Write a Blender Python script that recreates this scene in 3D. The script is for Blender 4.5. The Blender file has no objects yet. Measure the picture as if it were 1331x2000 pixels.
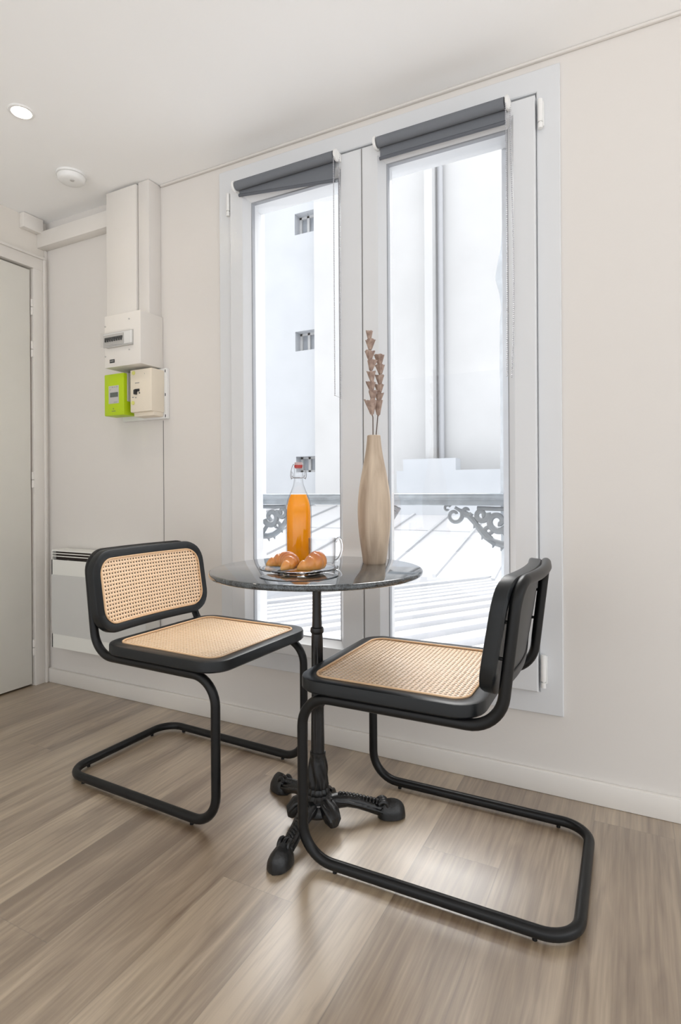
import bpy, bmesh, math, random
from mathutils import Vector, Matrix
random.seed(7)
PI = math.pi
SC = bpy.context.scene
COL = SC.collection

# ------------------------------------------------------------------ camera
cam_d = bpy.data.cameras.new('camera')
cam = bpy.data.objects.new('camera', cam_d)
COL.objects.link(cam)
cam_d.sensor_fit = 'HORIZONTAL'
cam_d.sensor_width = 36.0
cam_d.lens = 36.0 * 1116.744 / 1331
cam_d.shift_y = -(1000 - 957.62) / 1331
cam_d.clip_start = 0.02
_yaw, _roll = math.radians(27.235), math.radians(-0.348)
_F = Vector((-math.sin(_yaw), math.cos(_yaw), 0))
_R0 = Vector((math.cos(_yaw), math.sin(_yaw), 0))
_U0 = Vector((0, 0, 1))
_R = _R0 * math.cos(_roll) + _U0 * math.sin(_roll)
_U = _U0 * math.cos(_roll) - _R0 * math.sin(_roll)
M = Matrix((_R, _U, -_F)).transposed().to_4x4()
M.translation = Vector((0, -1.87, 0.94))
cam.matrix_world = M
SC.camera = cam

# ------------------------------------------------------------------ world and light
world = bpy.data.worlds.new('world')
SC.world = world
world.use_nodes = True
bg = world.node_tree.nodes['Background']
_nt = world.node_tree
_tc = _nt.nodes.new('ShaderNodeTexCoord')
_sp = _nt.nodes.new('ShaderNodeSeparateXYZ'); _nt.links.new(_tc.outputs['Generated'], _sp.inputs[0])
_cr = _nt.nodes.new('ShaderNodeValToRGB')           # overcast sky: bright zenith, duller horizon, pale ground below
_mr = _nt.nodes.new('ShaderNodeMapRange'); _mr.inputs['From Min'].default_value = -1; _mr.inputs['From Max'].default_value = 1
_nt.links.new(_sp.outputs[2], _mr.inputs['Value']); _nt.links.new(_mr.outputs[0], _cr.inputs[0])
_e = _cr.color_ramp.elements
_e[0].position = 0.0; _e[0].color = (.72, .72, .73, 1)
_e[1].position = 1.0; _e[1].color = (1, 1, 1, 1)
for _p, _c in ((.46, (.60, .60, .61, 1)), (.51, (.19, .193, .20, 1)), (.62, (.34, .35, .365, 1)), (.74, (.90, .92, .94, 1))):
    _k = _e.new(_p); _k.color = _c
_nt.links.new(_cr.outputs[0], bg.inputs['Color'])
bg.inputs['Strength'].default_value = 3.3

sun_d = bpy.data.lights.new('sun', 'SUN')
sun_d.energy = 11.0
sun_d.angle = math.radians(65)
sun_d.color = (1.0, 0.98, 0.95)
sun = bpy.data.objects.new('sun', sun_d)
COL.objects.link(sun)
sun.rotation_euler = Vector((0.12, -1.0, -0.92)).to_track_quat('-Z', 'Y').to_euler()

SC.view_settings.view_transform = 'Standard'
SC.view_settings.look = 'None'
SC.view_settings.exposure = 0.0
SC.view_settings.gamma = 1.0
SC.view_settings.use_curve_mapping = False

# ------------------------------------------------------------------ mesh helpers
class MB:
    def __init__(s):
        s.v = []; s.f = []; s.sm = []
    def add(s, vs, fs, smooth=True):
        o = len(s.v)
        s.v += [tuple(p) for p in vs]
        s.f += [tuple(i + o for i in f) for f in fs]
        s.sm += [smooth] * len(fs)
        return s
    def box(s, x0, x1, y0, y1, z0, z1, bev=0.0, seg=2):
        bm = bmesh.new()
        r = bmesh.ops.create_cube(bm, size=1)
        for v in r['verts']:
            v.co = Vector(((x0 + x1) / 2 + v.co.x * (x1 - x0), (y0 + y1) / 2 + v.co.y * (y1 - y0), (z0 + z1) / 2 + v.co.z * (z1 - z0)))
        if bev > 0:
            bmesh.ops.bevel(bm, geom=list(bm.edges), offset=bev, segments=seg, affect='EDGES', profile=0.5)
        bm.verts.index_update()
        s.add([v.co for v in bm.verts], [[v.index for v in f.verts] for f in bm.faces], bev > 0)
        bm.free()
        return s
    def tube(s, pts, r, n=12, closed=False, cap=True, flat=1.0, up=None):
        P = [Vector(p) for p in pts]
        N = len(P)
        rad = r if isinstance(r, (list, tuple)) else [r] * N
        T = []
        for i in range(N):
            a = P[(i - 1) % N] if (closed or i > 0) else P[i]
            b = P[(i + 1) % N] if (closed or i < N - 1) else P[i]
            t = (b - a)
            T.append(t.normalized() if t.length > 1e-9 else Vector((0, 0, 1)))
        u = Vector(up) if up else (Vector((0, 0, 1)) if abs(T[0].z) < .9 else Vector((1, 0, 0)))
        nrm = (u - T[0] * u.dot(T[0])).normalized()
        fr = []
        for i in range(N):
            if i:
                nrm = (nrm - T[i] * nrm.dot(T[i])).normalized()
            fr.append(nrm.copy())
        tw = 0.0
        if closed:
            e = (fr[-1] - T[0] * fr[-1].dot(T[0])).normalized()
            tw = math.atan2(T[0].dot(fr[0].cross(e)), fr[0].dot(e))
        vs = []
        for i in range(N):
            a0 = -tw * i / N if closed else 0
            b = T[i].cross(fr[i])
            for k in range(n):
                a = 2 * PI * k / n + a0
                vs.append(P[i] + (fr[i] * math.cos(a) * flat + b * math.sin(a)) * rad[i])
        fs = []
        for i in range(N if closed else N - 1):
            j = (i + 1) % N
            for k in range(n):
                k2 = (k + 1) % n
                fs.append((i * n + k, i * n + k2, j * n + k2, j * n + k))
        if not closed and cap:
            fs.append(tuple(reversed(range(n))))
            fs.append(tuple((N - 1) * n + k for k in range(n)))
        return s.add(vs, fs)
    def lathe(s, prof, c=(0, 0, 0), n=48, flute=None):
        vs = []; fs = []
        m = len(prof)
        for i, (r, z) in enumerate(prof):
            for k in range(n):
                a = 2 * PI * k / n
                rr = r
                if flute:
                    rr = r * (1 + flute(i, a, z))
                vs.append((c[0] + rr * math.cos(a), c[1] + rr * math.sin(a), c[2] + z))
        for i in range(m - 1):
            for k in range(n):
                k2 = (k + 1) % n
                fs.append((i * n + k, i * n + k2, (i + 1) * n + k2, (i + 1) * n + k))
        if prof[0][0] > 1e-6: fs.append(tuple(reversed(range(n))))
        if prof[-1][0] > 1e-6: fs.append(tuple((m - 1) * n + k for k in range(n)))
        return s.add(vs, fs)
    def cyl(s, a, b, r, n=16, r2=None):
        return s.tube([a, b], [r, r if r2 is None else r2], n=n)
    def loops(s, L, closed_loop=True, wrap=False, cap0=False, cap1=False):
        """bridge successive rings of equal length"""
        n = len(L[0]); vs = [p for l in L for p in l]; fs = []
        m = len(L)
        for i in range(m if wrap else m - 1):
            j = (i + 1) % m
            for k in range(n if closed_loop else n - 1):
                k2 = (k + 1) % n
                fs.append((i * n + k, i * n + k2, j * n + k2, j * n + k))
        if cap0: fs.append(tuple(reversed(range(n))))
        if cap1: fs.append(tuple((m - 1) * n + k for k in range(n)))
        return s.add(vs, fs)
    def build(s, name, mat, parent=None, angle=40, fix=True):
        me = bpy.data.meshes.new(name)
        me.from_pydata(s.v, [], s.f)
        me.polygons.foreach_set('use_smooth', s.sm)
        if fix:
            bm = bmesh.new(); bm.from_mesh(me)
            bmesh.ops.remove_doubles(bm, verts=bm.verts, dist=1e-6)
            bmesh.ops.recalc_face_normals(bm, faces=bm.faces)
            bm.to_mesh(me); bm.free()
        me.set_sharp_from_angle(angle=math.radians(angle))
        me.materials.append(mat)
        o = bpy.data.objects.new(name, me)
        COL.objects.link(o)
        if parent: o.parent = parent
        return o

def empty(name, loc=(0, 0, 0), rz=0.0, label=None, cat=None, group=None, kind=None, parent=None):
    o = bpy.data.objects.new(name, None)
    COL.objects.link(o)
    o.location = loc; o.rotation_euler = (0, 0, rz); o.empty_display_size = .05
    if parent: o.parent = parent
    return tag(o, label, cat, group, kind)
def tag(o, label=None, cat=None, group=None, kind=None):
    if label: o['label'] = label
    if cat: o['category'] = cat
    if group: o['group'] = group
    if kind: o['kind'] = kind
    return o
def fillet(P, R, n=8, closed=False):
    P = [Vector(p) for p in P]; N = len(P); out = []
    for i in range(N):
        if (not closed and i in (0, N - 1)) or R[i] <= 0:
            out.append(P[i]); continue
        a, b, c = P[(i - 1) % N], P[i], P[(i + 1) % N]
        d1 = (a - b).normalized(); d2 = (c - b).normalized()
        ang = d1.angle(d2)
        t = R[i] / math.tan(ang / 2)
        p1 = b + d1 * t; p2 = b + d2 * t
        cc = b + (d1 + d2).normalized() * (R[i] / math.sin(ang / 2))
        v1 = p1 - cc; v2 = p2 - cc; th = v1.angle(v2)
        for k in range(n + 1):
            w = k / n
            out.append(cc + (v1 * math.sin((1 - w) * th) + v2 * math.sin(w * th)) / math.sin(th))
    return out
def rrect(hx, hy, r, nc=8, ns=10):
    """rounded rectangle outline, ccw, subdivided straight sides"""
    out = []
    cs = [(hx - r, hy - r, 0), (-hx + r, hy - r, 90), (-hx + r, -hy + r, 180), (hx - r, -hy + r, 270)]
    for q in range(4):
        cx, cy, a0 = cs[q]
        for k in range(nc + 1):
            a = math.radians(a0 + 90 * k / nc)
            out.append((cx + r * math.cos(a), cy + r * math.sin(a)))
        a = math.radians(a0 + 90)
        p = (cx + r * math.cos(a), cy + r * math.sin(a))
        nx, ny, na = cs[(q + 1) % 4]
        a = math.radians(na)
        e = (nx + r * math.cos(a), ny + r * math.sin(a))
        for k in range(1, ns):
            out.append((p[0] + (e[0] - p[0]) * k / ns, p[1] + (e[1] - p[1]) * k / ns))
    return out

# ------------------------------------------------------------------ materials
def nmat(name):
    m = bpy.data.materials.new(name); m.use_nodes = True
    nt = m.node_tree
    return m, nt, nt.nodes['Principled BSDF']
def lin(r, g, b):
    f = lambda c: (c / 255 / 12.92) if c / 255 <= .04045 else ((c / 255 + .055) / 1.055) ** 2.4
    return (f(r), f(g), f(b), 1)
def N(nt, t, **k):
    n = nt.nodes.new(t)
    for a, v in k.items():
        if a.startswith('i_'): n.inputs[a[2:].replace('_', ' ')].default_value = v
        else: setattr(n, a, v)
    return n
def plain(name, col, rough=.5, metal=0.0, nscale=12, namt=.04, bump=0.0, bscale=60, coat=0.0, spec=.5):
    m, nt, b = nmat(name)
    L = nt.links
    tc = N(nt, 'ShaderNodeTexCoord')
    no = N(nt, 'ShaderNodeTexNoise'); no.inputs['Scale'].default_value = nscale; no.inputs['Detail'].default_value = 4
    L.new(tc.outputs['Object'], no.inputs['Vector'])
    mr = N(nt, 'ShaderNodeMapRange'); mr.inputs['To Min'].default_value = 1 - namt; mr.inputs['To Max'].default_value = 1 + namt
    L.new(no.outputs['Fac'], mr.inputs['Value'])
    mx = N(nt, 'ShaderNodeVectorMath', operation='SCALE'); mx.inputs[0].default_value = col[:3]
    L.new(mr.outputs[0], mx.inputs['Scale'])
    L.new(mx.outputs[0], b.inputs['Base Color'])
    b.inputs['Roughness'].default_value = rough; b.inputs['Metallic'].default_value = metal
    b.inputs['Coat Weight'].default_value = coat
    b.inputs['Specular IOR Level'].default_value = spec
    if bump > 0:
        n2 = N(nt, 'ShaderNodeTexNoise'); n2.inputs['Scale'].default_value = bscale; n2.inputs['Detail'].default_value = 5
        L.new(tc.outputs['Object'], n2.inputs['Vector'])
        bp = N(nt, 'ShaderNodeBump'); bp.inputs['Strength'].default_value = bump; bp.inputs['Distance'].default_value = .002
        L.new(n2.outputs['Fac'], bp.inputs['Height']); L.new(bp.outputs[0], b.inputs['Normal'])
    return m
def emis(name, col, s):
    m, nt, b = nmat(name)
    b.inputs['Base Color'].default_value = col
    b.inputs['Emission Color'].default_value = col; b.inputs['Emission Strength'].default_value = s
    return m
def glass(name, rough=0.0, col=(1, 1, 1, 1), ior=1.45):
    m, nt, b = nmat(name)
    b.inputs['Base Color'].default_value = col
    b.inputs['Transmission Weight'].default_value = 1.0
    b.inputs['Roughness'].default_value = rough; b.inputs['IOR'].default_value = ior
    no = N(nt, 'ShaderNodeTexNoise'); no.inputs['Scale'].default_value = 8
    bp = N(nt, 'ShaderNodeBump'); bp.inputs['Strength'].default_value = .02; bp.inputs['Distance'].default_value = .001
    nt.links.new(no.outputs['Fac'], bp.inputs['Height']); nt.links.new(bp.outputs[0], b.inputs['Normal'])
    return m
def pane_glass(name, edge=0.0, rough=.01):
    m, nt, b = nmat(name)
    nt.nodes.remove(b)
    out = nt.nodes['Material Output']
    lw = N(nt, 'ShaderNodeLayerWeight')
    p5 = N(nt, 'ShaderNodeMath', operation='POWER'); p5.inputs[1].default_value = 5
    nt.links.new(lw.outputs['Facing'], p5.inputs[0])
    fa = N(nt, 'ShaderNodeMath', operation='MULTIPLY_ADD'); fa.inputs[1].default_value = .8; fa.inputs[2].default_value = .04
    nt.links.new(p5.outputs[0], fa.inputs[0])
    tr = N(nt, 'ShaderNodeBsdfTransparent')
    p3 = N(nt, 'ShaderNodeMath', operation='POWER'); p3.inputs[1].default_value = 3
    nt.links.new(lw.outputs['Facing'], p3.inputs[0])
    mr = N(nt, 'ShaderNodeMapRange'); mr.inputs['To Min'].default_value = .98; mr.inputs['To Max'].default_value = .98 - edge
    nt.links.new(p3.outputs[0], mr.inputs['Value'])
    nt.links.new(mr.outputs[0], tr.inputs[0])
    gl = N(nt, 'ShaderNodeBsdfGlossy'); gl.inputs['Roughness'].default_value = rough
    mx = N(nt, 'ShaderNodeMixShader')
    nt.links.new(fa.outputs[0], mx.inputs[0]); nt.links.new(tr.outputs[0], mx.inputs[1]); nt.links.new(gl.outputs[0], mx.inputs[2])
    nt.links.new(mx.outputs[0], out.inputs['Surface'])
    return m

m_wall = plain('wall_paint', lin(222, 218, 213), .6, bump=.10, bscale=90, namt=.015, nscale=3)
m_wall_left = plain('wall_paint_left', lin(226, 221, 213), .55, bump=.08, bscale=90, namt=.015, nscale=3)
m_ceil = plain('ceiling_paint', lin(250, 250, 249), .6, bump=.05, bscale=60, namt=.01, nscale=2)
m_trim = plain('trim_paint', lin(227, 223, 217), .4, bump=.05, bscale=40, namt=.02)
m_door = plain('door_paint', lin(226, 224, 216), .4, bump=.08, bscale=30, namt=.02)
m_upvc = plain('white_window_plastic', lin(218, 220, 222), .3, namt=.01)
m_gasket = plain('window_gasket', lin(160, 163, 168), .6)
m_gap = plain('dark_gap', lin(60, 50, 45), .9)
m_gapsoft = plain('grey_gap', lin(120, 118, 115), .9)
m_red = plain('old_red_paint', lin(120, 50, 45), .7)
m_black = plain('black_lacquer', lin(24, 27, 29), .38, namt=.05, nscale=30, spec=.35)
m_tube = plain('black_tube', lin(12, 13, 14), .36, namt=.05, nscale=30, spec=.32)
m_iron = plain('black_cast_iron', lin(13, 14, 15), .36, bump=.5, bscale=120, namt=.1)
m_spline = plain('cane_spline', lin(222, 186, 146), .5)
m_blind = plain('grey_blind_fabric', lin(112, 116, 122), .8, bump=.3, bscale=900, namt=.04, nscale=200)
m_blindbar = plain('grey_blind_bar', lin(92, 96, 103), .6)
m_plastic = plain('white_plastic', lin(236, 236, 234), .35, namt=.01)
m_bead = plain('blind_chain', lin(176, 177, 182), .3)
m_green = plain('green_plastic', lin(178, 206, 0), .4, namt=.02)
m_meterside = plain('grey_plastic', lin(190, 188, 184), .5)
m_lcd = plain('meter_screen', lin(90, 98, 92), .25)
m_cream = plain('cream_plastic', lin(232, 222, 204), .42, namt=.02)
m_dark = plain('dark_plastic', lin(40, 42, 44), .5)
m_greyprint = plain('grey_print', lin(150, 150, 148), .6)
m_heater = plain('heater_paint', lin(232, 232, 226), .4, namt=.01)
m_steel = plain('steel_wire', lin(150, 150, 152), .3, metal=1.0)
m_red_rubber = plain('red_rubber', lin(190, 70, 66), .5)
m_porc = plain('grey_stopper', lin(200, 175, 175), .35)
m_facade = plain('facade_plaster', lin(190, 191, 192), .9, nscale=.9, namt=.12, bump=.2, bscale=6)
m_facade2 = plain('facade_stain_shade', lin(184, 188, 193), .9, nscale=1.2, namt=.10, bump=.2, bscale=6)  # bluish grey puts the left wall's shade into the colour; extension shares it
m_zinc = plain('zinc_sheet', lin(180, 181, 184), .55, nscale=1.2, namt=.06)
m_zincseam = plain('zinc_seam', lin(170, 172, 176), .6)
m_slat = plain('pale_roof_slat', lin(186, 187, 190), .7, nscale=3, namt=.08)
m_oldwood = plain('weathered_grey_wood', lin(160, 168, 175), .85, nscale=25, namt=.35, bump=.6, bscale=60)
m_railiron = plain('weathered_iron', lin(142, 148, 153), .7, nscale=40, namt=.25, bump=.5, bscale=80)
m_oldplaster = plain('old_reveal_plaster', lin(232, 236, 242), .9, nscale=8, namt=.12, bump=.5, bscale=30)
m_farglass = plain('dull_window_glass', lin(150, 156, 164), .3, nscale=6, namt=.2)
m_glass = glass('clear_glass')
m_pane = pane_glass('window_pane_glass')
m_thin = pane_glass('thin_clear_glass', .55, .02)

# lamp lens
m_lens = emis('spot_lens', (1, .96, .86, 1), 14)

# floor: vinyl planks running towards the window
def floor_mat():
    m, nt, b = nmat('oak_plank_floor'); L = nt.links
    tc = N(nt, 'ShaderNodeTexCoord'); sp = N(nt, 'ShaderNodeSeparateXYZ'); L.new(tc.outputs['Object'], sp.inputs[0])
    def mt(op, a, b_=None, c=None):
        n = N(nt, 'ShaderNodeMath', operation=op)
        for i, v in enumerate((a, b_, c)):
            if v is None: continue
            if isinstance(v, (int, float)): n.inputs[i].default_value = v
            else: L.new(v, n.inputs[i])
        return n.outputs[0]
    X, Y = sp.outputs[0], sp.outputs[1]
    u = mt('DIVIDE', mt('ADD', X, 0.107), 0.1975)
    idx = mt('FLOOR', u); fu = mt('SUBTRACT', u, idx)
    off = mt('ADD', mt('MULTIPLY', mt('ADD', idx, 4.0), 0.46), 0.763)
    v = mt('DIVIDE', mt('ADD', Y, off), 1.25)
    idy = mt('FLOOR', v); fv = mt('SUBTRACT', v, idy)
    # distance to seams in metres
    su = mt('MULTIPLY', mt('MINIMUM', fu, mt('SUBTRACT', 1.0, fu)), 0.1975)
    sv = mt('MULTIPLY', mt('MINIMUM', fv, mt('SUBTRACT', 1.0, fv)), 1.25)
    seam = mt('MINIMUM', su, sv)
    cb = N(nt, 'ShaderNodeCombineXYZ'); L.new(idx, cb.inputs[0]); L.new(idy, cb.inputs[1])
    wn = N(nt, 'ShaderNodeTexWhiteNoise', noise_dimensions='2D'); L.new(cb.outputs[0], wn.inputs['Vector'])
    # grain coordinates: stretched, shifted per plank
    gx = mt('ADD', X, mt('MULTIPLY', idx, 3.7)); gy = mt('ADD', Y, mt('MULTIPLY', wn.outputs['Value'], 9.0))
    c1 = N(nt, 'ShaderNodeCombineXYZ'); L.new(mt('MULTIPLY', gx, 9.0), c1.inputs[0]); L.new(mt('MULTIPLY', gy, 1.1), c1.inputs[1])
    n1 = N(nt, 'ShaderNodeTexNoise'); n1.inputs['Scale'].default_value = 1.3; n1.inputs['Detail'].default_value = 3; n1.inputs['Distortion'].default_value = .3
    L.new(c1.outputs[0], n1.inputs['Vector'])
    rings = mt('PINGPONG', mt('MULTIPLY', n1.outputs['Fac'], 9.0), 0.5)   # cathedral contour lines
    c2 = N(nt, 'ShaderNodeCombineXYZ'); L.new(mt('MULTIPLY', gx, 110.0), c2.inputs[0]); L.new(mt('MULTIPLY', gy, 3.0), c2.inputs[1])
    n2 = N(nt, 'ShaderNodeTexNoise'); n2.inputs['Scale'].default_value = 1.0; n2.inputs['Detail'].default_value = 5; n2.inputs['Roughness'].default_value = .6
    L.new(c2.outputs[0], n2.inputs['Vector'])
    c3 = N(nt, 'ShaderNodeCombineXYZ'); L.new(mt('MULTIPLY', gx, 14.0), c3.inputs[0]); L.new(mt('MULTIPLY', gy, .8), c3.inputs[1])
    n3 = N(nt, 'ShaderNodeTexNoise'); n3.inputs['Scale'].default_value = 1.0; n3.inputs['Detail'].default_value = 4
    L.new(c3.outputs[0], n3.inputs['Vector'])
    t = mt('ADD', mt('MULTIPLY', n3.outputs['Fac'], .60), mt('MULTIPLY', n2.outputs['Fac'], .44))
    t = mt('ADD', t, mt('MULTIPLY', rings, .16))
    t = mt('ADD', t, mt('MULTIPLY', mt('SUBTRACT', wn.outputs['Value'], .5), .16))
    cr = N(nt, 'ShaderNodeValToRGB')
    e = cr.color_ramp.elements
    e[0].position = .40; e[0].color = lin(106, 84, 60)
    e[1].position = .72; e[1].color = lin(176, 157, 131)
    k = e.new(.55); k.color = lin(141, 121, 97)
    L.new(t, cr.inputs[0])
    sm = N(nt, 'ShaderNodeMapRange'); sm.inputs['From Min'].default_value = .0004; sm.inputs['From Max'].default_value = .0016
    sm.inputs['To Min'].default_value = .72; sm.inputs['To Max'].default_value = 1.0
    L.new(seam, sm.inputs['Value'])
    mx = N(nt, 'ShaderNodeVectorMath', operation='SCALE'); L.new(cr.outputs[0], mx.inputs[0]); L.new(sm.outputs[0], mx.inputs['Scale'])
    L.new(mx.outputs[0], b.inputs['Base Color'])
    rr = N(nt, 'ShaderNodeMapRange'); rr.inputs['To Min'].default_value = .34; rr.inputs['To Max'].default_value = .46
    L.new(n2.outputs['Fac'], rr.inputs['Value']); L.new(rr.outputs[0], b.inputs['Roughness'])
    b.inputs['Coat Weight'].default_value = 1.0; b.inputs['Coat IOR'].default_value = 2.4; b.inputs['Coat Roughness'].default_value = .36
    bp = N(nt, 'ShaderNodeBump'); bp.inputs['Strength'].default_value = .25; bp.inputs['Distance'].default_value = .001
    h = mt('ADD', mt('MULTIPLY', n2.outputs['Fac'], .4), sm.outputs[0])
    L.new(h, bp.inputs['Height']); L.new(bp.outputs[0], b.inputs['Normal'])
    return m
m_floor = floor_mat()

def granite_mat():
    m, nt, b = nmat('black_granite'); L = nt.links
    tc = N(nt, 'ShaderNodeTexCoord')
    vo = N(nt, 'ShaderNodeTexVoronoi'); vo.inputs['Scale'].default_value = 420
    L.new(tc.outputs['Object'], vo.inputs['Vector'])
    no = N(nt, 'ShaderNodeTexNoise'); no.inputs['Scale'].default_value = 60; no.inputs['Detail'].default_value = 6
    L.new(tc.outputs['Object'], no.inputs['Vector'])
    cr = N(nt, 'ShaderNodeValToRGB'); e = cr.color_ramp.elements
    e[0].position = .35; e[0].color = lin(22, 26, 28); e[1].position = .75; e[1].color = lin(84, 91, 95)
    mi = N(nt, 'ShaderNodeMath', operation='MULTIPLY_ADD'); mi.inputs[1].default_value = .5
    L.new(vo.outputs['Color'], mi.inputs[0]); L.new(no.outputs['Fac'], mi.inputs[2])
    m3 = N(nt, 'ShaderNodeMath', operation='MULTIPLY'); m3.inputs[1].default_value = .72; L.new(mi.outputs[0], m3.inputs[0])
    L.new(m3.outputs[0], cr.inputs[0]); L.new(cr.outputs[0], b.inputs['Base Color'])
    b.inputs['Roughness'].default_value = .07
    b.inputs['Coat Weight'].default_value = .6; b.inputs['Coat Roughness'].default_value = .03
    return m
m_granite = granite_mat()

def cane_mat():
    m, nt, b = nmat('woven_cane'); L = nt.links
    uv = N(nt, 'ShaderNodeUVMap'); sp = N(nt, 'ShaderNodeSeparateXYZ'); L.new(uv.outputs[0], sp.inputs[0])
    hs = []
    P_ = 0.0123
    def wave(expr_in, sc):
        n = N(nt, 'ShaderNodeMath', operation='MULTIPLY'); n.inputs[1].default_value = 2 * PI * sc / P_
        L.new(expr_in, n.inputs[0])
        s_ = N(nt, 'ShaderNodeMath', operation='SINE'); L.new(n.outputs[0], s_.inputs[0]); return s_.outputs[0]
    ad = N(nt, 'ShaderNodeMath', operation='ADD'); L.new(sp.outputs[0], ad.inputs[0]); L.new(sp.outputs[1], ad.inputs[1])
    w1, w2, w3 = wave(sp.outputs[0], 2), wave(sp.outputs[1], 2), wave(ad.outputs[0], 1)
    a1 = N(nt, 'ShaderNodeMath', operation='ADD'); L.new(w1, a1.inputs[0]); L.new(w2, a1.inputs[1])
    a2 = N(nt, 'ShaderNodeMath', operation='ADD'); L.new(a1.outputs[0], a2.inputs[0]); L.new(w3, a2.inputs[1])
    mr = N(nt, 'ShaderNodeMapRange'); mr.inputs['From Min'].default_value = -3; mr.inputs['From Max'].default_value = 3
    L.new(a2.outputs[0], mr.inputs['Value'])
    cr = N(nt, 'ShaderNodeValToRGB'); e = cr.color_ramp.elements
    e[0].position = .1; e[0].color = lin(222, 184, 144); e[1].position = .7; e[1].color = lin(246, 216, 180)
    L.new(mr.outputs[0], cr.inputs[0]); L.new(cr.outputs[0], b.inputs['Base Color'])
    bp = N(nt, 'ShaderNodeBump'); bp.inputs['Strength'].default_value = .3; bp.inputs['Distance'].default_value = .0008
    L.new(mr.outputs[0], bp.inputs['Height']); L.new(bp.outputs[0], b.inputs['Normal'])
    b.inputs['Roughness'].default_value = .34
    b.inputs['Coat Weight'].default_value = .8; b.inputs['Coat Roughness'].default_value = .22; b.inputs['Coat IOR'].default_value = 1.7
    return m
m_cane = cane_mat()

def wood_mat(name, c0, c1, sx=40, sz=3, rough=.55):
    m, nt, b = nmat(name); L = nt.links
    tc = N(nt, 'ShaderNodeTexCoord'); mp = N(nt, 'ShaderNodeMapping'); mp.inputs['Scale'].default_value = (sx, sx, sz)
    L.new(tc.outputs['Object'], mp.inputs[0])
    no = N(nt, 'ShaderNodeTexNoise'); no.inputs['Scale'].default_value = 1; no.inputs['Detail'].default_value = 5; no.inputs['Distortion'].default_value = .4
    L.new(mp.outputs[0], no.inputs['Vector'])
    cr = N(nt, 'ShaderNodeValToRGB'); e = cr.color_ramp.elements
    e[0].position = .32; e[0].color = c0; e[1].position = .68; e[1].color = c1
    L.new(no.outputs['Fac'], cr.inputs[0]); L.new(cr.outputs[0], b.inputs['Base Color'])
    b.inputs['Roughness'].default_value = rough
    bp = N(nt, 'ShaderNodeBump'); bp.inputs['Strength'].default_value = .15; bp.inputs['Distance'].default_value = .001
    L.new(no.outputs['Fac'], bp.inputs['Height']); L.new(bp.outputs[0], b.inputs['Normal'])
    return m
m_vase = wood_mat('pale_mango_wood', lin(166, 146, 126), lin(208, 190, 168))
m_flower = wood_mat('dried_petals', lin(140, 118, 108), lin(184, 162, 148), 60, 60, .8)
m_stem = plain('dark_stem', lin(96, 82, 74), .8)

def crust_mat():
    m, nt, b = nmat('croissant_crust'); L = nt.links
    tc = N(nt, 'ShaderNodeTexCoord')
    no = N(nt, 'ShaderNodeTexNoise'); no.inputs['Scale'].default_value = 38; no.inputs['Detail'].default_value = 4
    L.new(tc.outputs['Object'], no.inputs['Vector'])
    at = N(nt, 'ShaderNodeAttribute'); at.attribute_name = 'bake'
    mi = N(nt, 'ShaderNodeMath', operation='MULTIPLY_ADD'); mi.inputs[1].default_value = .35
    L.new(no.outputs['Fac'], mi.inputs[0]); L.new(at.outputs['Fac'], mi.inputs[2])
    cr = N(nt, 'ShaderNodeValToRGB'); e = cr.color_ramp.elements
    e[0].position = .15; e[0].color = lin(246, 200, 120); e[1].position = .85; e[1].color = lin(172, 88, 46)
    k = e.new(.45); k.color = lin(222, 148, 70)
    L.new(mi.outputs[0], cr.inputs[0]); L.new(cr.outputs[0], b.inputs['Base Color'])
    b.inputs['Roughness'].default_value = .32
    b.inputs['Coat Weight'].default_value = .5; b.inputs['Coat Roughness'].default_value = .15
    bp = N(nt, 'ShaderNodeBump'); bp.inputs['Strength'].default_value = .3; bp.inputs['Distance'].default_value = .001
    L.new(no.outputs['Fac'], bp.inputs['Height']); L.new(bp.outputs[0], b.inputs['Normal'])
    return m
m_crust = crust_mat()

def juice_mat():
    m, nt, b = nmat('orange_juice'); L = nt.links
    out = nt.nodes['Material Output']
    col = lin(255, 158, 8)
    b.inputs['Base Color'].default_value = col; b.inputs['Roughness'].default_value = .15
    tc = N(nt, 'ShaderNodeTexCoord'); no = N(nt, 'ShaderNodeTexNoise'); no.inputs['Scale'].default_value = 30
    L.new(tc.outputs['Object'], no.inputs['Vector'])
    cr = N(nt, 'ShaderNodeValToRGB'); e = cr.color_ramp.elements; e[0].color = lin(255, 168, 10); e[1].color = lin(255, 192, 30)
    L.new(no.outputs['Fac'], cr.inputs[0]); L.new(cr.outputs[0], b.inputs['Base Color'])
    tl = N(nt, 'ShaderNodeBsdfTranslucent'); tl.inputs[0].default_value = (1.0, .60, .02, 1)
    mx = N(nt, 'ShaderNodeMixShader'); mx.inputs[0].default_value = .6
    L.new(b.outputs[0], mx.inputs[1]); L.new(tl.outputs[0], mx.inputs[2]); L.new(mx.outputs[0], out.inputs['Surface'])
    return m
m_juice = juice_mat()

def grille_mat():
    m, nt, b = nmat('perforated_grille'); L = nt.links
    tc = N(nt, 'ShaderNodeTexCoord')
    vo = N(nt, 'ShaderNodeTexVoronoi'); vo.inputs['Scale'].default_value = 240; vo.inputs['Randomness'].default_value = 0
    L.new(tc.outputs['Object'], vo.inputs['Vector'])
    cr = N(nt, 'ShaderNodeValToRGB'); e = cr.color_ramp.elements
    e[0].position = .30; e[0].color = lin(120, 121, 122); e[1].position = .42; e[1].color = lin(205, 205, 202)
    L.new(vo.outputs['Distance'], cr.inputs[0]); L.new(cr.outputs[0], b.inputs['Base Color']); b.inputs['Roughness'].default_value = .5
    return m
m_grille = grille_mat()

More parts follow.
